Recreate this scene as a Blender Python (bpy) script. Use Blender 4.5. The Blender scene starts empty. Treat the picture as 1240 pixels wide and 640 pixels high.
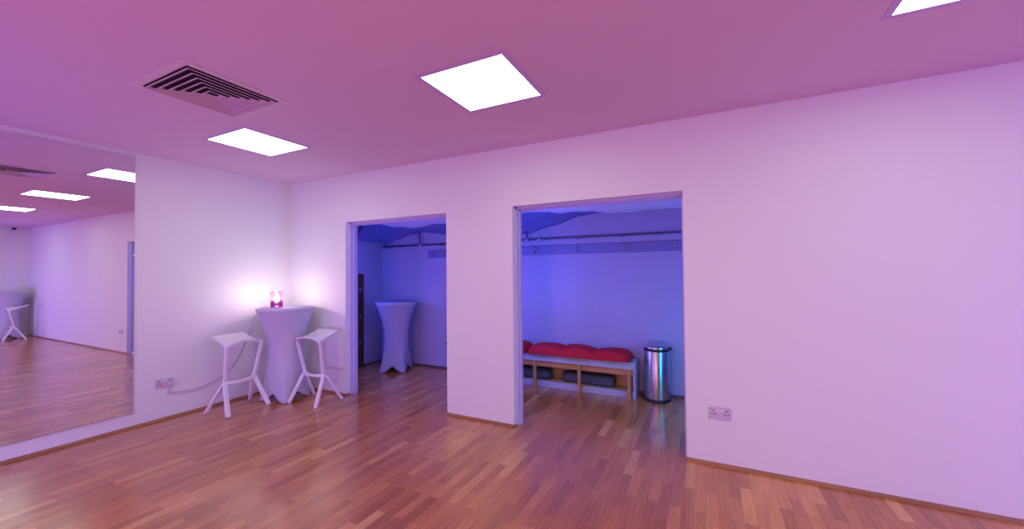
import bpy, bmesh, math, random
from mathutils import Vector, Matrix
random.seed(7)
PI = math.pi
scene = bpy.context.scene
COL = scene.collection
H = 2.6            # ceiling height of the studio
D = 1.53           # depth of the cloakroom behind the openings
TW = 0.15          # thickness of the wall with the openings
XR = 10.0          # right end wall
YF = -6.2          # wall behind the camera

# ------------------------------------------------------------------ materials
MATS = {}
def mat(name, color, rough=0.5, metal=0.0, **kw):
    m = bpy.data.materials.new(name); m.use_nodes = True
    b = m.node_tree.nodes['Principled BSDF']
    b.inputs['Base Color'].default_value = (*color, 1)
    b.inputs['Roughness'].default_value = rough
    b.inputs['Metallic'].default_value = metal
    for k, v in kw.items():
        b.inputs[k.replace('_', ' ')].default_value = v
    MATS[name] = m
    return m

def bump(m, scale=30.0, strength=0.1, dist=0.01, detail=4.0, stretch=None, vary=0.0):
    nt = m.node_tree; N = nt.nodes; L = nt.links
    b = N['Principled BSDF']
    tc = N.new('ShaderNodeTexCoord'); mp = N.new('ShaderNodeMapping')
    if stretch: mp.inputs['Scale'].default_value = stretch
    n = N.new('ShaderNodeTexNoise'); n.inputs['Scale'].default_value = scale; n.inputs['Detail'].default_value = detail
    bp = N.new('ShaderNodeBump'); bp.inputs['Strength'].default_value = strength; bp.inputs['Distance'].default_value = dist
    L.new(tc.outputs['Object'], mp.inputs['Vector']); L.new(mp.outputs['Vector'], n.inputs['Vector'])
    L.new(n.outputs['Fac'], bp.inputs['Height']); L.new(bp.outputs['Normal'], b.inputs['Normal'])
    if vary:
        c = b.inputs['Base Color'].default_value[:]
        r = N.new('ShaderNodeValToRGB')
        r.color_ramp.elements[0].position = .3; r.color_ramp.elements[1].position = .7
        r.color_ramp.elements[0].color = (c[0]*(1-vary), c[1]*(1-vary), c[2]*(1-vary), 1)
        r.color_ramp.elements[1].color = (min(1, c[0]*(1+vary)), min(1, c[1]*(1+vary)), min(1, c[2]*(1+vary)), 1)
        L.new(n.outputs['Fac'], r.inputs['Fac']); L.new(r.outputs['Color'], b.inputs['Base Color'])
    return m

M_wall = bump(mat('plaster_wall', (.80, .83, .79), .62), 3.0, .25, .012, 5)
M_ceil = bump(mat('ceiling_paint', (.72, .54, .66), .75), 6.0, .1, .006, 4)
M_trim = bump(mat('door_frame_gloss', (.54, .50, .74), .4), 20, .01, .002)
M_white = bump(mat('stool_plastic', (.86, .84, .86), .3), 90, .04, .001)
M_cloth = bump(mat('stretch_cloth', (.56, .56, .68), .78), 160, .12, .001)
M_cloth2 = bump(mat('stretch_cloth_blue_lit', (.38, .35, .54), .78), 160, .12, .001)  # cloakroom copy of the cloth, blue dimness mixed into its colour
M_canopy = bump(mat('canopy_cloth', (.56, .57, .74), .85), 7, .25, .01, 3)
M_drape = bump(mat('drape_cloth', (.14, .15, .42), .85), 9, .5, .015, 4, (1, 3, 1))
M_bead = bump(mat('oak_bead', (.33, .15, .06), .4), 8, .1, .002, 4, (.3, .3, 6), .25)
M_darkbead = bump(mat('dark_bead', (.10, .045, .05), .45), 12, .1, .002)
M_pine = bump(mat('pine', (.50, .24, .09), .5), 14, .12, .002, 5, (6, 6, .5), .2)
M_pinew = bump(mat('pine_panel', (.62, .38, .14), .5), 14, .12, .002, 5, (.5, 6, 6), .2)
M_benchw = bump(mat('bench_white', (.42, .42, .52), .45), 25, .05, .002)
M_red = bump(mat('red_cotton', (.50, .006, .02), .85), 120, .25, .002, 3, None, .12)
M_grey = bump(mat('slate_cotton', (.07, .075, .10), .85), 120, .25, .002, 3, None, .15)
M_steel = mat('brushed_steel', (.62, .60, .60), .31, 1.0, Anisotropic=.75)
def brushed(m):
    nt = m.node_tree; N = nt.nodes; tg = N.new('ShaderNodeTangent'); tg.direction_type = 'RADIAL'; tg.axis = 'Z'
    b = N['Principled BSDF']; nt.links.new(tg.outputs[0], b.inputs['Tangent']); b.inputs['Anisotropic Rotation'].default_value = 0.25
    return m
M_steelb = brushed(M_steel)
M_lid = mat('steel_lid', (.60, .60, .62), .22, 1.0)
M_black = bump(mat('black_plastic', (.015, .015, .02), .4), 60, .05, .001)
M_metal = bump(mat('painted_conduit', (.14, .12, .24), .4, .5), 60, .05, .001)
M_fit = bump(mat('conduit_fitting', (.42, .40, .52), .4, .4), 60, .05, .001)
M_board = bump(mat('rack_board', (.17, .17, .38), .5), 12, .06, .002, 4, (.3, 4, 4), .06)
M_hook = mat('hook_metal', (.35, .33, .38), .25, 1.0)
M_socket = mat('socket_plastic', (.62, .55, .62), .35)
M_hole = mat('socket_hole', (.03, .02, .03), .6)
M_cord = mat('cord_plastic', (.58, .50, .60), .45)
M_brown = bump(mat('dark_wood', (.07, .02, .015), .45), 10, .1, .002, 4, (5, 5, .4), .3)
M_vent = bump(mat('vent_enamel', (.72, .60, .62), .5), 60, .03, .001)
M_louvre = bump(mat('louvre_enamel', (.58, .42, .48), .5), 60, .03, .001)
M_frame = bump(mat('frame_enamel', (.60, .44, .72), .5), 60, .03, .001)
M_ventin = mat('vent_inside', (.015, .01, .012), .9)
M_mirror = mat('mirror_glass', (.86, .86, .88), 0.0, 1.0)
M_foil = mat('lamp_foil', (.85, .6, .8), .2, 1.0)

def red_light():
    m = bpy.data.materials.new('red_neon'); m.use_nodes = True
    b = m.node_tree.nodes['Principled BSDF']
    b.inputs['Base Color'].default_value = (.7, .02, .02, 1)
    b.inputs['Emission Color'].default_value = (1, .05, .03, 1); b.inputs['Emission Strength'].default_value = .6
    return m
M_redn = red_light()

def emis(name, col, st):
    m = bpy.data.materials.new(name); m.use_nodes = True
    nt = m.node_tree; nt.nodes.clear()
    o = nt.nodes.new('ShaderNodeOutputMaterial'); e = nt.nodes.new('ShaderNodeEmission')
    e.inputs['Color'].default_value = (*col, 1); e.inputs['Strength'].default_value = st
    nt.links.new(e.outputs[0], o.inputs['Surface'])
    return m
PANEL_COL = (.88, 1.0, .95)
M_panel = emis('panel_light', PANEL_COL, 8.0)
M_panel_bright = emis('panel_light_bright', PANEL_COL, 24.0)
M_bulb = emis('bulb_glow', (1.0, 1.0, .86), 235.0)

def glass_shade():
    # tinted glass jar: clear above, mauve sand-blasted band at the bottom
    m = bpy.data.materials.new('tinted_glass'); m.use_nodes = True
    nt = m.node_tree; N = nt.nodes; L = nt.links; N.clear()
    o = N.new('ShaderNodeOutputMaterial')
    tr = N.new('ShaderNodeBsdfTransparent'); rc = N.new('ShaderNodeValToRGB'); rc.color_ramp.elements[0].position = .06; rc.color_ramp.elements[1].position = .10; rc.color_ramp.elements[0].color = (.52, .22, .55, 1); rc.color_ramp.elements[1].color = (.96, .86, .93, 1)
    tl = N.new('ShaderNodeBsdfTranslucent'); tl.inputs['Color'].default_value = (.80, .30, .62, 1)
    gl = N.new('ShaderNodeBsdfGlossy'); gl.inputs['Roughness'].default_value = .08
    tc = N.new('ShaderNodeTexCoord'); sp = N.new('ShaderNodeSeparateXYZ')
    rp = N.new('ShaderNodeValToRGB'); rp.color_ramp.elements[0].position = .055; rp.color_ramp.elements[1].position = .075
    rp.color_ramp.elements[0].color = (.012, .012, .012, 1); rp.color_ramp.elements[1].color = (.010, .010, .010, 1)
    m1 = N.new('ShaderNodeMixShader'); m2 = N.new('ShaderNodeMixShader'); m2.inputs[0].default_value = .06
    L.new(tc.outputs['Object'], sp.inputs[0]); L.new(sp.outputs['Z'], rc.inputs[0]); L.new(rc.outputs[0], tr.inputs['Color']); L.new(sp.outputs['Z'], rp.inputs[0]); L.new(rp.outputs[0], m1.inputs[0])
    L.new(tr.outputs[0], m1.inputs[1]); L.new(tl.outputs[0], m1.inputs[2])
    L.new(m1.outputs[0], m2.inputs[1]); L.new(gl.outputs[0], m2.inputs[2]); L.new(m2.outputs[0], o.inputs['Surface'])
    return m
M_glass = glass_shade()

def parquet():
    m = bpy.data.materials.new('oak_parquet'); m.use_nodes = True
    nt = m.node_tree; N = nt.nodes; L = nt.links
    b = N['Principled BSDF']
    tc = N.new('ShaderNodeTexCoord')
    mp = N.new('ShaderNodeMapping'); mp.inputs['Rotation'].default_value = (0, 0, PI/2)
    L.new(tc.outputs['Object'], mp.inputs['Vector'])
    def brick(w, h, off, freq, mort):
        t = N.new('ShaderNodeTexBrick')
        t.inputs['Scale'].default_value = 1; t.inputs['Brick Width'].default_value = w; t.inputs['Row Height'].default_value = h
        t.inputs['Mortar Size'].default_value = mort; t.inputs['Mortar Smooth'].default_value = .3
        t.offset = off; t.offset_frequency = freq
        t.inputs['Color1'].default_value = (0, 0, 0, 1); t.inputs['Color2'].default_value = (1, 1, 1, 1)
        t.inputs['Mortar'].default_value = (.35, .35, .35, 1)
        L.new(mp.outputs[0], t.inputs['Vector'])
        return t
    s1 = brick(.41, .066, .37, 2, .0007)
    ramp = N.new('ShaderNodeValToRGB')
    e = ramp.color_ramp.elements
    e[0].position = 0; e[0].color = (.43, .145, .036, 1)
    e[1].position = 1; e[1].color = (.80, .40, .12, 1)
    for p, c in ((.25, (.53, .19, .050)), (.6, (.59, .222, .062)), (.88, (.69, .285, .078))):
        x = e.new(p); x.color = (*c, 1)
    L.new(s1.outputs['Color'], ramp.inputs[0])
    # grain along the strips
    mp2 = N.new('ShaderNodeMapping'); mp2.inputs['Scale'].default_value = (38, 2.2, 1)
    L.new(tc.outputs['Object'], mp2.inputs['Vector'])
    ng = N.new('ShaderNodeTexNoise'); ng.inputs['Scale'].default_value = 1.6; ng.inputs['Detail'].default_value = 6
    ng.inputs['Roughness'].default_value = .65; ng.inputs['Distortion'].default_value = .6
    L.new(mp2.outputs[0], ng.inputs['Vector'])
    gr = N.new('ShaderNodeValToRGB'); gr.color_ramp.elements[0].position = .3; gr.color_ramp.elements[1].position = .72
    gr.color_ramp.elements[0].color = (.74, .70, .66, 1); gr.color_ramp.elements[1].color = (1.12, 1.12, 1.12, 1)
    L.new(ng.outputs['Fac'], gr.inputs[0])
    mul = N.new('ShaderNodeMixRGB'); mul.blend_type = 'MULTIPLY'; mul.inputs[0].default_value = 1
    L.new(ramp.outputs[0], mul.inputs[1]); L.new(gr.outputs[0], mul.inputs[2])
    gap = N.new('ShaderNodeMixRGB'); gap.blend_type = 'MIX'; gap.inputs[2].default_value = (.10, .045, .03, 1)
    gm = N.new('ShaderNodeMath'); gm.operation = 'MULTIPLY'; gm.inputs[1].default_value = .12
    L.new(s1.outputs['Fac'], gm.inputs[0]); L.new(gm.outputs[0], gap.inputs[0]); L.new(mul.outputs[0], gap.inputs[1])
    L.new(gap.outputs[0], b.inputs['Base Color'])
    rr = N.new('ShaderNodeMapRange'); rr.inputs['To Min'].default_value = .19; rr.inputs['To Max'].default_value = .30
    L.new(ng.outputs['Fac'], rr.inputs['Value']); L.new(rr.outputs[0], b.inputs['Roughness'])
    b.inputs['Specular IOR Level'].default_value = .6; b.inputs['Coat Weight'].default_value = .5; b.inputs['Coat IOR'].default_value = 1.55; b.inputs['Coat Roughness'].default_value = .17
    return m
M_floor = parquet()

def blockwork():
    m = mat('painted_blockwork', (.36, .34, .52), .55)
    nt = m.node_tree; N = nt.nodes; L = nt.links; b = N['Principled BSDF']
    tc = N.new('ShaderNodeTexCoord'); mp = N.new('ShaderNodeMapping'); mp.inputs['Rotation'].default_value = (PI/2, 0, 0)
    sep = N.new('ShaderNodeSeparateXYZ'); cmb = N.new('ShaderNodeCombineXYZ'); ad = N.new('ShaderNodeMath'); ad.operation = 'ADD'
    L.new(tc.outputs['Object'], sep.inputs[0]); L.new(sep.outputs['X'], ad.inputs[0]); L.new(sep.outputs['Y'], ad.inputs[1])
    L.new(ad.outputs[0], cmb.inputs['X']); L.new(sep.outputs['Z'], cmb.inputs['Y'])
    t = N.new('ShaderNodeTexBrick'); t.inputs['Scale'].default_value = 1; t.inputs['Brick Width'].default_value = .45
    t.inputs['Row Height'].default_value = .225; t.inputs['Mortar Size'].default_value = .006; t.inputs['Mortar Smooth'].default_value = .5
    L.new(cmb.outputs[0], t.inputs['Vector'])
    bp = N.new('ShaderNodeBump'); bp.invert = True; bp.inputs['Strength'].default_value = .35; bp.inputs['Distance'].default_value = .004
    n = N.new('ShaderNodeTexNoise'); n.inputs['Scale'].default_value = 25; n.inputs['Detail'].default_value = 4
    b2 = N.new('ShaderNodeBump'); b2.inputs['Strength'].default_value = .12; b2.inputs['Distance'].default_value = .004
    L.new(tc.outputs['Object'], n.inputs['Vector']); L.new(n.outputs['Fac'], b2.inputs['Height'])
    L.new(t.outputs['Fac'], bp.inputs['Height']); L.new(b2.outputs[0], bp.inputs['Normal']); L.new(bp.outputs[0], b.inputs['Normal'])
    return m
M_block = blockwork()

# ------------------------------------------------------------------ helpers
def box(bm, x0, y0, z0, x1, y1, z1):
    v = [bm.verts.new(p) for p in ((x0,y0,z0),(x1,y0,z0),(x1,y1,z0),(x0,y1,z0),(x0,y0,z1),(x1,y0,z1),(x1,y1,z1),(x0,y1,z1))]
    for f in ((3,2,1,0),(4,5,6,7),(0,1,5,4),(1,2,6,5),(2,3,7,6),(3,0,4,7)): bm.faces.new([v[i] for i in f])

def lathe(bm, prof, seg=40, cx=0, cy=0, cap=True):
    rings = []
    for r, z in prof:
        rings.append([bm.verts.new((cx+r*math.cos(2*PI*i/seg), cy+r*math.sin(2*PI*i/seg), z)) for i in range(seg)])
    for a, b in zip(rings, rings[1:]):
        for i in range(seg): bm.faces.new((a[i], a[(i+1)%seg], b[(i+1)%seg], b[i]))
    if cap:
        bm.faces.new(list(reversed(rings[0]))); bm.faces.new(rings[-1])

def tube(bm, pts, r, seg=10, cap=True):
    pts = [Vector(p) for p in pts]
    rad = r if isinstance(r, (list, tuple)) else [r]*len(pts)
    t0 = (pts[1]-pts[0]).normalized()
    n = t0.cross(Vector((0,0,1)))
    if n.length < .1: n = t0.cross(Vector((1,0,0)))
    n.normalize(); rings = []
    for i, p in enumerate(pts):
        t = ((pts[min(i+1,len(pts)-1)]-pts[max(i-1,0)])).normalized()
        n = (n - t*n.dot(t)).normalized(); b = t.cross(n)
        rings.append([bm.verts.new(p + (n*math.cos(2*PI*k/seg)+b*math.sin(2*PI*k/seg))*rad[i]) for k in range(seg)])
    for a, b_ in zip(rings, rings[1:]):
        for i in range(seg): bm.faces.new((a[i], a[(i+1)%seg], b_[(i+1)%seg], b_[i]))
    if cap:
        bm.faces.new(list(reversed(rings[0]))); bm.faces.new(rings[-1])

def smooth_path(pts, n=8):
    P = [Vector(p) for p in pts]; P = [P[0]]+P+[P[-1]]; out = []
    for i in range(1, len(P)-2):
        for k in range(n):
            t = k/n; a, b, c, d = P[i-1:i+3]
            out.append(.5*((2*b)+(-a+c)*t+(2*a-5*b+4*c-d)*t*t+(-a+3*b-3*c+d)*t*t*t))
    out.append(P[-2]); return out

def beam(bm, pts, sizes, side):
    # a rectangular bar along pts; sizes = (width along side, thickness) at each point
    pts = [Vector(p) for p in pts]; side = Vector(side).normalized(); rings = []
    for i, p in enumerate(pts):
        t = (pts[min(i+1,len(pts)-1)]-pts[max(i-1,0)]).normalized()
        s = (side - t*side.dot(t)).normalized(); u = t.cross(s)
        w, h = sizes[i]
        rings.append([bm.verts.new(p + s*(a*w/2) + u*(b*h/2)) for a, b in ((-1,-1),(1,-1),(1,1),(-1,1))])
    for a, b in zip(rings, rings[1:]):
        for i in range(4): bm.faces.new((a[i], a[(i+1)%4], b[(i+1)%4], b[i]))
    bm.faces.new(list(reversed(rings[0]))); bm.faces.new(rings[-1])

def obj(name, bm, m, parent=None, bevel=0, smooth=False, loc=None, sub=0, bseg=2):
    bmesh.ops.recalc_face_normals(bm, faces=bm.faces)
    me = bpy.data.meshes.new(name); bm.to_mesh(me); bm.free()
    o = bpy.data.objects.new(name, me); COL.objects.link(o)
    for x in (m if isinstance(m, (list, tuple)) else [m]): me.materials.append(x)
    if smooth:
        for p in me.polygons: p.use_smooth = True
    if bevel:
        b = o.modifiers.new('bevel', 'BEVEL'); b.width = bevel; b.segments = bseg; b.limit_method = 'ANGLE'; b.angle_limit = math.radians(40)
    if sub:
        s = o.modifiers.new('sub', 'SUBSURF'); s.levels = s.render_levels = sub
    if parent: o.parent = parent
    if loc: o.location = loc
    return o

def boxo(name, dims, m, parent=None, bevel=.002, **k):
    bm = bmesh.new(); box(bm, *dims); return obj(name, bm, m, parent, bevel, **k)

def thing(name, label, cat, loc=(0,0,0), rz=0, group=None):
    o = bpy.data.objects.new(name, None); COL.objects.link(o); o.empty_display_size = .1
    o.location = loc; o.rotation_euler = (0, 0, rz); o['label'] = label; o['category'] = cat
    if group: o['group'] = group
    return o
def struct(o): o['kind'] = 'structure'; return o
def kids(o): return [c for c in COL.objects if c.parent == o]
def dup(root, loc, rz, label):
    r = root.copy(); COL.objects.link(r); r.location = loc; r.rotation_euler = (0, 0, rz); r['label'] = label
    for ch in kids(root):
        c = ch.copy(); COL.objects.link(c); c.parent = r
        for g in kids(ch):
            d = g.copy(); COL.objects.link(d); d.parent = c
    return r

# ------------------------------------------------------------------ room shell
D1 = (1.02, 2.475, 2.04); D2 = (3.228, 4.687, 2.045)
struct(boxo('floor', (-.2, YF-.2, -.12, XR+.2, D+.2, 0), M_floor, bevel=0))
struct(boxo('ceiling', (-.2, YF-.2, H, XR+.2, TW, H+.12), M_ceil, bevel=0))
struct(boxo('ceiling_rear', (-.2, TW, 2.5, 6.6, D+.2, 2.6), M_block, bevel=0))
bm = bmesh.new()
for x0, x1, z0, z1 in ((-.2, D1[0], 0, H), (D1[0], D1[1], D1[2], H), (D1[1], D2[0], 0, H), (D2[0], D2[1], D2[2], H), (D2[1], XR+.2, 0, H)):
    box(bm, x0, 0, z0, x1, TW, z1)
bmesh.ops.remove_doubles(bm, verts=bm.verts, dist=1e-5)
seen = {}
for f in list(bm.faces):
    c = tuple(round(v, 3) for v in f.calc_center_median())
    seen.setdefault(c, []).append(f)
bmesh.ops.delete(bm, geom=[f for fs in seen.values() if len(fs) > 1 for f in fs], context='FACES_ONLY')
struct(obj('wall_back', bm, M_wall))
struct(boxo('wall_left', (-.2, YF, 0, 0, 0, H), M_wall, bevel=0))
struct(boxo('wall_right', (XR, YF, 0, XR+.2, 0, H), M_wall, bevel=0))
struct(boxo('wall_front', (-.2, YF-.2, 0, XR+.2, YF, H), M_wall, bevel=0))
struct(boxo('wall_corner_pier', (XR-.1, -.24, 0, XR, 0, H), M_wall, bevel=0)).name = 'trim_5'
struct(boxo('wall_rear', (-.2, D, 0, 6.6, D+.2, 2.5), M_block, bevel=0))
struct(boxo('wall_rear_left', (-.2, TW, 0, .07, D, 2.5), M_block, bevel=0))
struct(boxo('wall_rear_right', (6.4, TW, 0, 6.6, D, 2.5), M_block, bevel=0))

def bead(name, p0, p1, inward, m=M_bead, s=.020):
    # quadrant bead along the foot of a wall
    bm = bmesh.new(); p0 = Vector(p0); p1 = Vector(p1); n = Vector(inward)
    prof = [(0, 0)] + [(s*math.cos(a), s*1.15*math.sin(a)) for a in [i*PI/12 for i in range(7)]]
    rings = [[bm.verts.new((p.x+n.x*u, p.y+n.y*u, v)) for u, v in prof] for p in (p0, p1)]
    k = len(prof)
    for i in range(k): bm.faces.new((rings[0][i], rings[0][(i+1)%k], rings[1][(i+1)%k], rings[1][i]))
    bm.faces.new(rings[0]); bm.faces.new(list(reversed(rings[1])))
    return struct(obj(name, bm, m))
bead('baseboard_left', (0, YF, 0), (0, 0, 0), (1, 0, 0))
bead('baseboard_back', (0, 0, 0), (D1[0], 0, 0), (0, -1, 0))
bead('baseboard_back', (D1[1], 0, 0), (D2[0], 0, 0), (0, -1, 0))
bead('baseboard_back', (D2[1], 0, 0), (XR-.1, 0, 0), (0, -1, 0))
bead('baseboard_right', (XR, -.24, 0), (XR, YF, 0), (-1, 0, 0))
bead('baseboard_back', (D1[0], 0, 0), (D1[0], .06, 0), (1, 0, 0), s=.014)
bead('baseboard_back', (D2[0], 0, 0), (D2[0], .06, 0), (1, 0, 0), s=.014)
bead('baseboard_rear', (.07, D, 0), (6.4, D, 0), (0, -1, 0), M_darkbead, .024)
bead('baseboard_rear_left', (.07, TW, 0), (.07, D, 0), (1, 0, 0), M_darkbead, .024)

def door_frame(name, d):
    x0, x1, zt = d
    bm = bmesh.new()
    def leg(lx0, sgn, k):
        # stepped section in plan: lining with a stop bead
        prof = [(0, .055), (.022*k, .055), (.022*k, .088), (.036*k, .088), (.036*k, .124), (.022*k, .124), (.022*k, .158), (0, .158)]
        lo = [bm.verts.new((lx0+sgn*u, y_, 0)) for u, y_ in prof]; hi = [bm.verts.new((lx0+sgn*u, y_, zt-.0005)) for u, y_ in prof]
        for i in range(8): bm.faces.new((lo[i], lo[(i+1)%8], hi[(i+1)%8], hi[i]))
        bm.faces.new(lo); bm.faces.new(hi)
    leg(x0+.0005, 1, 1); leg(x1-.0005, -1, .4)
    prof = [(0, .055), (.022, .055), (.022, .088), (.036, .088), (.036, .124), (.022, .124), (.022, .158), (0, .158)]
    lo = [bm.verts.new((x0+.002, y_, zt-.0004-u)) for u, y_ in prof]; hi = [bm.verts.new((x1-.002, y_, zt-.0004-u)) for u, y_ in prof]
    for i in range(8): bm.faces.new((lo[i], lo[(i+1)%8], hi[(i+1)%8], hi[i]))
    bm.faces.new(lo); bm.faces.new(hi)
    return struct(obj(name, bm, M_trim, bevel=.0015))
door_frame('trim_1', D1); door_frame('trim_2', D2)

# ------------------------------------------------------------------ mirror
mir = thing('wall_mirror', 'huge frameless mirror covering most of the left wall', 'mirror', (0, 0, 0))
boxo('mirror_glass', (.004, -5.4, .135, .010, -1.552, 2.556), M_mirror, mir, bevel=0)
for y, z in ((-1.556, 1.62), (-1.556, .7)):
    bm = bmesh.new(); box(bm, 0, y-.008, z-.008, .014, y+.012, z+.008); obj('mirror_clip', bm, M_white, mir, .002)
bm = bmesh.new(); box(bm, .0, -5.4, .135, .004, -1.552, 2.556); obj('mirror_backing', bm, M_trim, mir)

# ------------------------------------------------------------------ ceiling lights
def ceiling_light(label, x, y, pm=None):
    t = thing('ceiling_light', label, 'ceiling light', (x, y, H), 0, 'square light panels in the ceiling')
    bm = bmesh.new(); a, b = .305, .272
    for dims in ((-a,-a,a,-b), (-a,b,a,a), (-a,-b,-b,b), (b,-b,a,b)): box(bm, dims[0], dims[1], -.004, dims[2], dims[3], 0)
    obj('frame', bm, M_frame, t, .0015)
    bm = bmesh.new(); box(bm, -.2725, -.2725, -.0025, .2725, .2725, -.0005); obj('diffuser', bm, pm or M_panel, t)
    return t
L0 = ceiling_light('lit square ceiling panel left of the grille, nearest the lamp corner', 1.287, -1.16)
dup(L0, (3.61, -1.155, H), 0, 'lit square ceiling panel above the pier between the doorways, largest in view')
dup(L0, (5.90, -1.155, H), 0, 'lit square ceiling panel cut off by the top right edge')
dup(L0, (8.2, -1.155, H), 0, 'added unseen lit square ceiling panel near the far right end of the room')  # out of view, added for light, continues the row
# unseen second row, added to light the studio and set brighter
L1 = ceiling_light('added unseen lit square ceiling panel in the second row of panels, nearest the mirror', 3.61, -4.4, M_panel_bright)
for x, w_ in ((5.90, 'second from the mirror'), (8.2, 'furthest from the mirror')):
    dup(L1, (x, -4.4, H), 0, 'added unseen lit square ceiling panel in the second row of panels, ' + w_)

# ------------------------------------------------------------------ ceiling vent
v = thing('ceiling_vent', 'square louvred air vent in the ceiling with concentric slats', 'air vent', (2.02, -1.878, H))
bm = bmesh.new(); a, b = .308, .262
for d_ in ((-a,-a,a,-b), (-a,b,a,a), (-a,-b,-b,b), (b,-b,a,b)): box(bm, d_[0], d_[1], -.006, d_[2], d_[3], 0)
obj('frame', bm, M_vent, v, .002)
bm = bmesh.new(); box(bm, -b, -b, -.0012, b, b, -.0004); obj('backing', bm, M_ventin, v)
for k in range(6):
    ro = .250 - k*.041
    bm = bmesh.new()
    # section of one slat: flat lip below, web sloping up and inwards, thin
    prof = [(ro+.008, -.0155), (ro, -.0155), (ro-.016, -.003), (ro-.014, -.003), (ro+.001, -.0140), (ro+.008, -.0140)]
    rings = [[bm.verts.new((max(r_, .003)*sx, max(r_, .003)*sy, z_)) for sx, sy in ((-1,-1),(1,-1),(1,1),(-1,1))] for r_, z_ in prof]
    for p_ in range(len(prof)):
        A_, B_ = rings[p_], rings[(p_+1) % len(prof)]
        for j in range(4): bm.faces.new((A_[j], A_[(j+1)%4], B_[(j+1)%4], B_[j]))
    obj('louvre', bm, M_louvre, v)

# ------------------------------------------------------------------ tall tables in stretch covers
def cover_bm(th0, R=.300, zt=1.035, foot=.262):
    bm = bmesh.new(); seg = 96; rows = 40; rings = []
    def rad(th, t):
        c = max(0, math.cos(2*(th-th0)))**1.0 if False else (0.5+0.5*math.cos(4*(th-th0)))
        c = c**1.3
        if t > .5: s = (t-.5)/.5; return R*(.575+.425*s**1.7)
        s = (.5-t)/.5
        ph = ((th-th0) % (PI/2)) - PI/4; lobe = foot*math.cos(PI/4)/math.cos(ph)*(1-.10*math.cos(2*ph)**2)
        return R*.575*(1-s**1.35) + lobe*s**1.35
    for j in range(rows+1):
        t = 1 - j/rows; ring = []
        for i in range(seg):
            th = 2*PI*i/seg; c = (0.5+0.5*math.cos(4*(th-th0)))
            hem = .003 + .085*(1-c**.75)
            z = hem + (zt-hem)*t
            r = rad(th, t)
            ring.append(bm.verts.new((r*math.cos(th), r*math.sin(th), z)))
        rings.append(ring)
    for a, b in zip(rings, rings[1:]):
        for i in range(seg): bm.faces.new((a[i], a[(i+1)%seg], b[(i+1)%seg], b[i]))
    # rounded top edge and the top itself
    t1 = [bm.verts.new(((R-.004)*math.cos(2*PI*i/seg), (R-.004)*math.sin(2*PI*i/seg), zt+.006)) for i in range(seg)]
    for i in range(seg): bm.faces.new((rings[0][i], t1[i], t1[(i+1)%seg], rings[0][(i+1)%seg]))
    bm.faces.new(t1)
    return bm
def tall_table(label, x, y, th0, zt=1.035):
    t = thing('cocktail_table', label, 'table', (x, y, 0), 0, 'tall tables in stretch covers')
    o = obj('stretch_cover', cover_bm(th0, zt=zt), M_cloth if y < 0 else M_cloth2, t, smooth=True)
    m_ = o.modifiers.new('e', 'EDGE_SPLIT'); m_.split_angle = math.radians(50)
    s = o.modifiers.new('s', 'SOLIDIFY'); s.thickness = .002; s.offset = -1
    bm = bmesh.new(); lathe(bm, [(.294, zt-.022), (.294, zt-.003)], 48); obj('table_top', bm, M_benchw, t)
    bm = bmesh.new(); lathe(bm, [(.022, .06), (.022, zt-.022)], 20); obj('pole', bm, M_hook, t)
    for k in range(4):
        a = th0 + k*PI/2; bm = bmesh.new()
        beam(bm, [(.02*math.cos(a), .02*math.sin(a), .075), (.245*math.cos(a), .245*math.sin(a), .014)], [(.03, .02), (.02, .018)], (-math.sin(a), math.cos(a), 0))
        obj('foot', bm, M_black, t, .003)
    return t
tall_table('tall white cloth-covered table in the studio corner holding the glowing lamp', .455, -.36, math.radians(53))
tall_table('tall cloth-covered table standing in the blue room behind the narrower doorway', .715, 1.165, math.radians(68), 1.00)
tall_table('tall cloth-covered table at the far end, seen only in the mirror', 9.64, -.38, math.radians(45))

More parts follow.
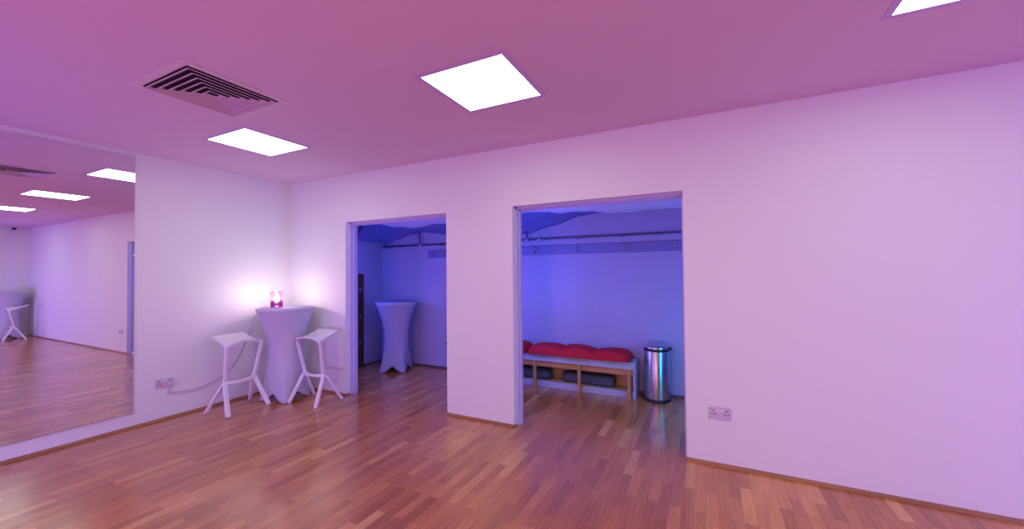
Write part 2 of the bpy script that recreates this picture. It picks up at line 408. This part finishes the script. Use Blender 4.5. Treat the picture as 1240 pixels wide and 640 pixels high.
# ------------------------------------------------------------------ stools
def make_stool(label, x, y, rz):
    t = thing('bar_stool', label, 'stool', (x, y, 0), rz, 'white angular bar stools')
    # seat: a folded, saddle-shaped shell with turned down side lips
    bm = bmesh.new(); nu, nv = 24, 16; top = []; bot = []
    for j in range(nv+1):
        v_ = j/nv; r0 = []; r1 = []
        for i in range(nu+1):
            u = -1 + 2*i/nu
            hw = .190 + (.166-.190)*v_ - .016*math.sin(PI*v_)
            xx = u*hw
            yy = -.092 + .285*v_ - .030*(1-v_)*(u*u)*-1*0 + .020*(1-abs(u))*v_
            yy -= .018*(1-u*u)*(1-v_)
            z = .712 + .070*v_**1.25 + .030*(1-abs(u)**1.8)*(1-v_)**1.2 - .010*(1-u*u)*math.sin(PI*v_)
            z -= .016*max(0, abs(u)-.8)/.2*(1-v_)
            r0.append(bm.verts.new((xx, yy, z)))
            th_ = .012 + .014*max(0, abs(u)-.7)/.3*(1-.6*v_) + .006*(1-v_)
            r1.append(bm.verts.new((xx*.985, yy, z-th_)))
        top.append(r0); bot.append(r1)
    for j in range(nv):
        for i in range(nu):
            bm.faces.new((top[j][i], top[j][i+1], top[j+1][i+1], top[j+1][i]))
            bm.faces.new((bot[j][i], bot[j+1][i], bot[j+1][i+1], bot[j][i+1]))
    for j in range(nv):
        bm.faces.new((top[j][0], top[j+1][0], bot[j+1][0], bot[j][0])); bm.faces.new((top[j][nu], bot[j][nu], bot[j+1][nu], top[j+1][nu]))
    for i in range(nu):
        bm.faces.new((top[0][i], bot[0][i], bot[0][i+1], top[0][i+1])); bm.faces.new((top[nv][i], top[nv][i+1], bot[nv][i+1], bot[nv][i]))
    o = obj('seat', bm, M_white, t, smooth=True)
    m_ = o.modifiers.new('e', 'EDGE_SPLIT'); m_.split_angle = math.radians(45)
    for s in (-1, 1):
        # upright from the front corner of the seat down to the knee beside the footrest
        bm = bmesh.new()
        beam(bm, [(s*.178, -.062, .712), (s*.182, -.074, .672), (s*.152, -.006, .330), (s*.152, -.004, .300)],
             [(.050, .030), (.030, .026), (.030, .028), (.034, .03)], (0, 1, 0))
        obj('upright', bm, M_white, t, .004)
        bm = bmesh.new()
        beam(bm, [(s*.150, .000, .330), (s*.158, -.018, .292), (s*.212, -.158, .004)], [(.036, .026), (.042, .024), (.044, .022)], (1, 0, 0))
        fl = obj('leg', bm, M_white, t, .004)
        bm = bmesh.new()
        beam(bm, [(s*.150, -.006, .332), (s*.156, .010, .300), (s*.228, .178, .004)], [(.034, .026), (.034, .024), (.034, .022)], (1, 0, 0))
        rl = obj('leg', bm, M_white, t, .004)
        for (fx, fy, par) in ((s*.2125, -.159, fl), (s*.2285, .179, rl)):
            bm = bmesh.new(); box(bm, fx-.019, fy-.014, 0, fx+.019, fy+.014, .008); obj('foot_pad', bm, M_fit, par, .002)
    bm = bmesh.new()
    beam(bm, [(-.158, -.010, .312), (-.08, -.032, .306), (0, -.038, .304), (.08, -.032, .306), (.158, -.010, .312)], [(.034, .030)]*5, (0, 1, 0))
    obj('footrest', bm, M_white, t, .004)
    return t
S0 = make_stool('white angular bar stool left of the lamp table, nearest the mirror', .365, -.812, math.radians(94))
dup(S0, (.878, -.305, 0), math.radians(2), 'white angular bar stool right of the lamp table, beside the narrower doorway')
dup(S0, (9.08, -.40, 0), math.radians(11), 'white angular bar stool at the far end, seen only in the mirror')

# ------------------------------------------------------------------ lamp on the corner table
LX, LY, LZ = .40, -.435, 1.0415
lp = thing('table_lamp', 'small glowing lamp in a mauve glass jar on the corner table', 'lamp', (LX, LY, LZ))
bm = bmesh.new(); R_ = .063
lathe(bm, [(.052, .0), (.060, .004), (.060, .02), (.052, .026)], 40); obj('lamp_base', bm, M_foil, lp, smooth=True)
bm = bmesh.new(); lathe(bm, [(R_-.004, .012), (R_, .018), (R_, .190), (R_-.002, .193), (R_-.004, .190), (R_-.004, .020)], 48, cap=False)
obj('lamp_shade', bm, M_glass, lp, smooth=True)
bm = bmesh.new(); lathe(bm, [(.016, .026), (.016, .065), (.012, .07)], 20); obj('bulb_holder', bm, M_socket, lp, smooth=True)
bm = bmesh.new(); lathe(bm, [(.010, .070), (.020, .085), (.027, .105), (.025, .125), (.014, .14), (.003, .145)], 24); obj('bulb', bm, M_bulb, lp, smooth=True)

# ------------------------------------------------------------------ sockets
def socket(label, loc, rz, plug=False):
    t = thing('wall_socket', label, 'socket', loc, rz, 'double power sockets')
    w, h = .073, .043
    bm = bmesh.new(); box(bm, -w, -.010, -h, w, 0, h); obj('face_plate', bm, M_socket, t, .003)
    for s in (-1, 1):
        bm = bmesh.new(); box(bm, s*.014-.007, -.014, .012, s*.014+.007, -.009, .032); obj('switch', bm, M_white, t, .001)
        bm = bmesh.new(); cx = s*.042
        for (ax, az, bw, bh) in ((0, .018, .0035, .006), (-.011, -.006, .006, .0035), (.011, -.006, .006, .0035)):
            box(bm, cx+ax-bw, -.0108, az-bh, cx+ax+bw, -.0095, az+bh)
        obj('pin_slots', bm, M_hole, t)
    return t
socket('double white power socket on the wall right of the wide doorway', (4.913, 0, .386), 0)
s1 = socket('double power socket with a plug and red light under the mirror edge', (0, -1.315, .360), PI/2)
# socket faces +x: local -y becomes +x with rz = 90 deg
bm = bmesh.new(); box(bm, -.030, -.0145, -.026, -.018, -.0105, -.012); obj('indicator', bm, M_redn, s1, .001)
pl = thing('power_plug', 'pale plug pushed into the socket below the mirror edge', 'plug', (.010, -1.273, .350))
bm = bmesh.new(); box(bm, 0.0, -.022, -.024, .028, .022, .022); obj('plug_body', bm, M_socket, pl, .007)
bm = bmesh.new(); tube(bm, [(.016, 0, -.022), (.016, .0, -.045)], [.006, .004], 8); obj('cord_grip', bm, M_cord, pl)

def tagged(o, label, cat, group=None):
    o['label'] = label; o['category'] = cat
    if group: o['group'] = group
    return o
pc = thing('cable', 'pale doubled cable drooping along the wall from the socket up to the lamp', 'cable', (0, 0, 0))
bm = bmesh.new()
tube(bm, smooth_path([(.026, -1.273, .305), (.022, -1.283, .275), (.010, -1.25, .255), (.008, -1.10, .236), (.008, -.95, .250), (.008, -.80, .305),
     (.008, -.68, .42), (.010, -.60, .56), (.02, -.53, .74), (.055, -.47, .93), (.11, -.435, 1.02), (.150, -.425, 1.0505), (.22, -.425, 1.0475), (.335, -.435, 1.047)]), .0032, 8)
obj('cord_strand', bm, M_cord, pc, smooth=True)
bm = bmesh.new()
tube(bm, smooth_path([(.006, -1.296, .262), (.006, -1.27, .240), (.006, -1.10, .216), (.006, -.95, .230), (.007, -.80, .285), (.0075, -.67, .41), (.008, -.585, .56), (.02, -.51, .74), (.05, -.44, .90)]), .0028, 8)
obj('cord_strand', bm, M_cord, pc, smooth=True)

# ------------------------------------------------------------------ cloakroom: pipe, rack, canopy
pp = thing('wall_pipe', 'thin dark pipe running along the blue rear wall above the coat hooks', 'pipe', (0, D, 1.852))
bm = bmesh.new(); tube(bm, [(.165, -.045, 0), (6.38, -.045, .008)], .0115, 12); obj('pipe_run', bm, M_metal, pp, smooth=True)
bm = bmesh.new(); tube(bm, [(.15, -.045, 0), (.20, -.045, 0)], .026, 16); obj('end_cap', bm, M_metal, pp, .003)
for x in (.905, 2.70):
    bm = bmesh.new(); tube(bm, [(x, -.045, .0), (x-.004, -.045, .06), (x-.02, -.045, .17), (x-.02, -.045, .30)], .012, 12); obj('riser', bm, M_metal, pp, smooth=True)
for x in (.91, 2.70, 2.88, 4.75):
    bm = bmesh.new(); lathe(bm, [(.008, -.028), (.024, -.022), (.028, 0), (.024, .022), (.008, .028)], 20); o = obj('pipe_fitting', bm, M_fit, pp, smooth=True)
    o.location = (x, -.048, 0); o.rotation_euler = (PI/2, 0, 0)
for x in (.5, 1.3, 1.9, 2.3, 3.4, 3.95, 4.35, 5.2, 5.8):
    bm = bmesh.new(); box(bm, x-.01, -.048, -.016, x+.01, 0, .016); obj('pipe_clip', bm, M_metal, pp, .002)

rk = thing('coat_rack', 'long wall-mounted board with a row of metal coat hooks', 'coat rack', (0, D-.001, 1.71))
boxo('board', (1.03, -.020, -.058, 5.6, 0, .062), M_board, rk, .003)
hx = [1.152, 1.72, 2.27, 2.815, 3.39, 3.961, 4.519, 5.08]
for x in hx:
    bm = bmesh.new()
    box(bm, x-.009, -.026, -.028, x+.009, -.0195, .034)
    tube(bm, smooth_path([(x, -.024, .018), (x, -.050, .012), (x, -.068, .024), (x, -.070, .042)], 5), [.0055]*15+[.008], 8)
    tube(bm, smooth_path([(x, -.024, -.008), (x, -.036, -.028), (x, -.052, -.034), (x, -.060, -.018)], 5), [.005]*15+[.0075], 8)
    obj('hook', bm, M_hook, rk, smooth=False)

def interp(tab, x):
    if x <= tab[0][0]: return tab[0][1]
    for (a, va), (b, vb) in zip(tab, tab[1:]):
        if x <= b:
            t = (x-a)/(b-a); t = t*t*(3-2*t); return va+(vb-va)*t
    return tab[-1][1]
# pale canopy sheet slung under the cloakroom ceiling
front_z = [(.07, 2.30), (6.4, 2.30)]
valley = [(.07, 2.215), (.45, 2.185), (.95, 2.075), (1.25, 2.055), (1.60, 2.075), (2.3, 2.13), (3.0, 2.13), (3.5, 2.10), (4.0, 2.055), (4.7, 2.05), (6.4, 2.12)]
bm = bmesh.new(); nx, ny = 150, 24; g = []
for i in range(nx+1):
    x = .075 + 6.32*i/nx; row = []
    zv = interp(valley, x)
    for j in range(ny+1):
        t = j/ny; y = .16 + .80*t
        z = 2.34 + (zv-2.34)*math.sin(t*PI/2)**1.2 + .006*math.sin(x*9+y*6)+.004*math.sin(x*23+3*t)
        row.append(bm.verts.new((x, y, z)))
    g.append(row)
for i in range(nx):
    for j in range(ny): bm.faces.new((g[i][j], g[i+1][j], g[i+1][j+1], g[i][j+1]))
o = obj('ceiling_canopy', bm, M_canopy, smooth=True); s = o.modifiers.new('s', 'SOLIDIFY'); s.thickness = .003
tagged(o, 'pale cloth canopy sagging under the ceiling just inside the two doorways', 'canopy')
# rear drape, tacked to the wall in swags
back = [(.07, 1.935), (.16, 1.905), (.38, 1.966), (.70, 2.03), (.90, 2.05), (1.15, 2.03), (1.37, 2.00), (1.8, 2.06), (2.2, 2.0), (2.66, 1.945), (3.05, 2.03), (3.45, 2.125), (3.7, 2.16), (4.2, 2.20), (6.4, 2.2)]
bm = bmesh.new(); g = []
for i in range(nx+1):
    x = .075 + 6.32*i/nx; row = []
    zb = interp(back, x)
    for j in range(ny+1):
        t = j/ny; y = 1.0 + (D-.006-1.0)*t
        if x < .3: yy = y
        z = 2.27 + (zb-2.27)*t**1.3 - .03*math.sin(PI*t) + .007*math.sin(t*16+x*5)
        if x < .35: z = min(z, 2.27 + (1.93-2.27)*max(t, 1-(x-.075)/.28)**1.3)
        row.append(bm.verts.new((x, y, z)))
    g.append(row)
for i in range(nx):
    for j in range(ny): bm.faces.new((g[i][j], g[i+1][j], g[i+1][j+1], g[i][j+1]))
o = obj('ceiling_drape', bm, M_drape, smooth=True); s = o.modifiers.new('s', 'SOLIDIFY'); s.thickness = .003
tagged(o, 'darker swagged cloth tacked high on the blue rear wall behind the canopy', 'drape')

# dark upright panel on the left side of the cloakroom
dk = thing('wooden_screen', 'tall narrow dark wooden panel upright inside the narrower doorway', 'screen', (.073, 1.04, 0))
boxo('panel', (.004, -.16, .02, .034, .075, 1.42), M_brown, dk, .003)
boxo('foot', (0, -.17, 0, .05, -.12, .02), M_brown, dk, .003)
boxo('foot', (0, .03, 0, .05, .08, .02), M_brown, dk, .003)
for z in (.35, .75, 1.15):
    boxo('hinge', (.033, -.02, z, .038, .02, z+.06), M_hook, dk, .001)

sb = thing('wall_bracket', 'small dark fitting low on the blue rear wall at the doorway edge', 'bracket', (1.375, D, .385))
boxo('plate', (-.02, -.012, -.022, .02, 0, .022), M_black, sb, .003)
bm = bmesh.new(); tube(bm, [(0, -.010, 0), (0, -.042, 0)], [.010, .012], 12); obj('stub', bm, M_black, sb, .002)

# ------------------------------------------------------------------ bench
bn = thing('bench', 'long white bench with pine legs against the blue rear wall', 'bench', (0, 0, 0))
BY0, BY1, BX0, BX1, BT = 1.215, 1.515, 1.75, 4.115, .415
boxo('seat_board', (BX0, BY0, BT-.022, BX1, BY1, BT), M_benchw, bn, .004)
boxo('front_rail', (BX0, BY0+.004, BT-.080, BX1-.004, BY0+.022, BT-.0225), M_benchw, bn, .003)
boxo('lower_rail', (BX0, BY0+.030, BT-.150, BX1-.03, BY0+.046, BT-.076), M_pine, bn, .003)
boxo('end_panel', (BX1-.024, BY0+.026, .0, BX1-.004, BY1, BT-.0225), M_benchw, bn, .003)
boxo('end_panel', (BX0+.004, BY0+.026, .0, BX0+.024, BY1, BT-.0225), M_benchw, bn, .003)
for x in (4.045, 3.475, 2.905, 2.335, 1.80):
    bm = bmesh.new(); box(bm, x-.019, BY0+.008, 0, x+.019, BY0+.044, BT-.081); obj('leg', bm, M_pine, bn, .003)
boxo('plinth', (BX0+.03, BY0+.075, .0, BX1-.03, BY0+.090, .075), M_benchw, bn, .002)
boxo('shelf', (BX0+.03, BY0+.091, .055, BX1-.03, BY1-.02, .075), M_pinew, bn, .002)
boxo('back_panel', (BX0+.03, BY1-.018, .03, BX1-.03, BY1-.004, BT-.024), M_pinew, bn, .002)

def bolster(label, x0, x1, y, z0, h, d, tilt=0):
    bm = bmesh.new(); n = 30; m_ = 20; rings = []
    L_ = x1-x0
    for i in range(n+1):
        u = i/n; e = min(u, 1-u)*L_
        k = (1-(max(0, .045-e)/.045)**2.4*.45)
        ring = []
        for j in range(m_):
            a = 2*PI*j/m_; c, s = math.cos(a), math.sin(a)
            sq = 1/max(.001, (abs(c)**5+abs(s)**5)**.2)
            wob = 1+.02*math.sin(7*u+a*2)+.015*math.sin(19*u)
            ring.append(bm.verts.new((x0+L_*u-(x0+x1)/2, c*sq*d/2*k*wob, h/2+s*sq*h/2*k*wob*(.97))))
        rings.append(ring)
    for a, b in zip(rings, rings[1:]):
        for i in range(m_): bm.faces.new((a[i], a[(i+1)%m_], b[(i+1)%m_], b[i]))
    bm.faces.new(list(reversed(rings[0]))); bm.faces.new(rings[-1])
    t = thing('bolster_cushion', label, 'cushion', ((x0+x1)/2, y, z0), tilt, 'slate bolsters under the bench')
    obj('cushion_body', bm, M_grey, t, smooth=True)
    for e in (x0+.012-(x0+x1)/2, x1-.012-(x0+x1)/2):
        bm = bmesh.new(); pts = []
        for j in range(21):
            a = 2*PI*j/20; c, s = math.cos(a), math.sin(a); sq = 1/((abs(c)**5+abs(s)**5)**.2)
            pts.append((e, c*sq*d/2*.76, h/2+s*sq*h/2*.76))
        tube(bm, pts, .004, 6); obj('piping', bm, M_black, t, smooth=True)
    return t
bolster('slate grey bolster on the bench shelf, longer one nearest the steel bin', 3.215, 3.86, 1.40, .0765, .125, .13, math.radians(-1.5))
bolster('slate grey bolster on the bench shelf, half hidden behind the left door jamb', 2.45, 3.07, 1.40, .0765, .13, .13)

def pad(label, x0, x1, y0, y1, z0, nxp, nyp, h=.075, seed=0):
    rnd = random.Random(seed)
    t = thing('bench_cushion', label, 'cushion', (x0, y0, z0), 0, 'red tufted cushions on the bench')
    bm = bmesh.new(); X = nxp*16; Y = nyp*14; W = x1-x0; Dp = y1-y0
    amp = [[.85+.3*rnd.random() for _ in range(nyp)] for _ in range(nxp)]
    top = []; bot = []
    for i in range(X+1):
        ra = []; rb = []
        for j in range(Y+1):
            u = i/X*nxp; v_ = j/Y*nyp
            su = abs(math.sin(PI*u)); sv = abs(math.sin(PI*v_))
            edge_u = min(i, X-i)/X*nxp; edge_v = min(j, Y-j)/Y*nyp
            a = amp[min(int(u), nxp-1)][min(int(v_), nyp-1)]
            puff = (su*sv)**.45 if su*sv > 0 else 0
            base = .55
            ed = min(1, (min(edge_u, edge_v)/.16))
            z = h*(.58*math.sqrt(max(0, 1-(1-ed)**2)) + .42*a*puff)
            bul = .018
            px = W*i/X; py = Dp*j/Y
            if i == 0 or i == X: px += (-1 if i == 0 else 1)*bul*(sv**.5)
            if j == 0 or j == Y: py += (-1 if j == 0 else 1)*bul*(su**.5)
            lump = .006*math.sin(9*px+13*py)*ed
            ra.append(bm.verts.new((px, py, max(.012, z+lump)+.010)))
            rb.append(bm.verts.new((px, py, .010*(1-ed)+.0)))
        top.append(ra); bot.append(rb)
    for i in range(X):
        for j in range(Y):
            bm.faces.new((top[i][j], top[i+1][j], top[i+1][j+1], top[i][j+1])); bm.faces.new((bot[i][j], bot[i][j+1], bot[i+1][j+1], bot[i+1][j]))
    for i in range(X):
        bm.faces.new((top[i][0], bot[i][0], bot[i+1][0], top[i+1][0])); bm.faces.new((top[i][Y], top[i+1][Y], bot[i+1][Y], bot[i][Y]))
    for j in range(Y):
        bm.faces.new((top[0][j], top[0][j+1], bot[0][j+1], bot[0][j])); bm.faces.new((top[X][j], bot[X][j], bot[X][j+1], top[X][j+1]))
    obj('cushion_body', bm, M_red, t, smooth=True)
    for i in range(1, nxp):
        for j in range(1, nyp):
            bm = bmesh.new(); lathe(bm, [(.010, 0), (.011, .003), (.006, .006)], 12, W*i/nxp, Dp*j/nyp)
            for v_ in bm.verts: v_.co.z += h*.55+.008
            obj('tuft_button', bm, M_red, t)
    return t
pad('red tufted cushion on the bench, long one nearest the steel bin', 2.83, 4.045, 1.178, 1.505, BT+.001, 3, 2, .108, 3)
pad('red tufted cushion on the bench, cut off by the left door jamb', 1.80, 2.78, 1.178, 1.505, BT+.001, 3, 2, .108, 5)

# ------------------------------------------------------------------ bin
bi = thing('pedal_bin', 'round brushed steel bin with domed lid beside the bench', 'bin', (4.325, 1.378, 0), math.radians(-20))
R = .137
bm = bmesh.new(); lathe(bm, [(R-.002, .030), (R, .034), (R, .545), (R-.002, .548)], 64); obj('body', bm, M_steelb, bi, smooth=True)
bi_b = COL.objects[-1].modifiers.new('e', 'EDGE_SPLIT'); bi_b.split_angle = math.radians(50)
bm = bmesh.new(); lathe(bm, [(R+.003, .0), (R+.007, .004), (R+.007, .024), (R+.001, .032)], 64); o = obj('base_ring', bm, M_black, bi, smooth=True)
bm = bmesh.new(); lathe(bm, [(R-.004, .5485), (R+.003, .550), (R+.003, .568), (R-.004, .570)], 64); obj('rim', bm, M_black, bi, smooth=True)
bm = bmesh.new(); lathe(bm, [(R+.001, .5705), (R+.005, .574), (R+.005, .592), (R-.004, .603), (R-.03, .615), (R-.07, .625), (.02, .630), (.001, .6305)], 64); obj('lid', bm, M_lid, bi, smooth=True)
bm = bmesh.new(); beam(bm, [(R-.004, .02, .585), (R+.012, .02, .585), (R+.028, .02, .570)], [(.05, .022), (.05, .018), (.044, .010)], (0, 1, 0)); obj('hinge', bm, M_black, bi, .003)
bm = bmesh.new(); beam(bm, [(-R+.01, -.05, .014), (-R-.022, -.06, .012)], [(.05, .012), (.044, .008)], (.3, -1, 0)); obj('pedal', bm, M_black, bi, .003)

# ------------------------------------------------------------------ far end: little camera on the ceiling
sc = thing('dome_camera', 'tiny dark dome camera high in the far corner, seen in the mirror', 'camera', (9.86, -.26, H))
bm = bmesh.new(); lathe(bm, [(.05, -.02), (.052, -.002), (.05, 0)], 24); obj('mount', bm, M_socket, sc, smooth=True)
bm = bmesh.new(); lathe(bm, [(.002, -.075), (.022, -.068), (.036, -.050), (.042, -.0205)], 24); obj('dome', bm, M_black, sc, smooth=True)

# ------------------------------------------------------------------ lights
def light(name, kind, loc, col, power, size=.1, rot=None, spot=None, blend=.6):
    l = bpy.data.lights.new(name, kind); l.color = col; l.energy = power
    if kind == 'AREA': l.shape = 'DISK'; l.size = size
    else: l.shadow_soft_size = size
    if spot: l.spot_size = spot; l.spot_blend = blend
    o = bpy.data.objects.new(name, l); COL.objects.link(o); o.location = loc
    if rot is not None:
        o.rotation_euler = (Vector(rot)-Vector(loc)).to_track_quat('-Z', 'Y').to_euler()
    return o
BLUE = (.12, .14, 1.0)
light('blue_wash_lamp', 'POINT', (2.80, .27, 1.35), BLUE, 35, .10)
light('blue_wash_lamp', 'POINT', (.42, .27, 1.30), BLUE, 15, .10)
light('blue_wash_lamp', 'POINT', (5.55, .28, 1.35), BLUE, 23, .12)
cy_ = light('cyan_tube_lamp', 'AREA', (5.10, .40, .62), (.0, .62, 1.0), 4.5, .10, (4.33, 1.38, .62))
cy_.data.shape = 'RECTANGLE'; cy_.data.size = .06; cy_.data.size_y = 1.0
light('violet_wash_fill', 'AREA', (8.8, -3.2, .5), (.24, .10, 1.0), 72, .5, (7.0, -.1, .9))  # unseen light added to tint the right of the studio violet
light('violet_wash_fill', 'AREA', (1.6, -5.2, .4), (.24, .14, 1.0), 64, .5, (0, -1.8, .3))  # added out of view, turns the left wall lilac
light('magenta_wash_fill', 'AREA', (4.2, -5.8, .3), (1.0, .25, .5), 42, .5, (4.0, -2.0, 2.6))  # added behind the camera to tint the ceiling pink

w = bpy.data.worlds.new('world'); scene.world = w; w.use_nodes = True
w.node_tree.nodes['Background'].inputs[0].default_value = (.02, .015, .03, 1)
w.node_tree.nodes['Background'].inputs[1].default_value = 1.0

# ------------------------------------------------------------------ camera
cx, cy, cz, yaw, pitch, roll, f = 4.85107, -3.26004, 1.43421, 2.03467, 0.01862, -0.00887, 473.87
fw = Vector((math.cos(yaw)*math.cos(pitch), math.sin(yaw)*math.cos(pitch), math.sin(pitch)))
r = Vector((math.sin(yaw), -math.cos(yaw), 0)); u = r.cross(fw)
r2 = r*math.cos(roll)+u*math.sin(roll); u2 = -r*math.sin(roll)+u*math.cos(roll)
Mx = Matrix((( r2.x, u2.x, -fw.x, cx), (r2.y, u2.y, -fw.y, cy), (r2.z, u2.z, -fw.z, cz), (0, 0, 0, 1)))
cam = bpy.data.cameras.new('camera'); co = bpy.data.objects.new('camera', cam); COL.objects.link(co)
co.matrix_world = Mx; cam.sensor_width = 36; cam.lens = 36*f/1240; cam.clip_start = .02
scene.camera = co

vs = scene.view_settings
vs.view_transform = 'Standard'; vs.look = 'None'; vs.gamma = 1; vs.use_curve_mapping = False; vs.exposure = 0.0
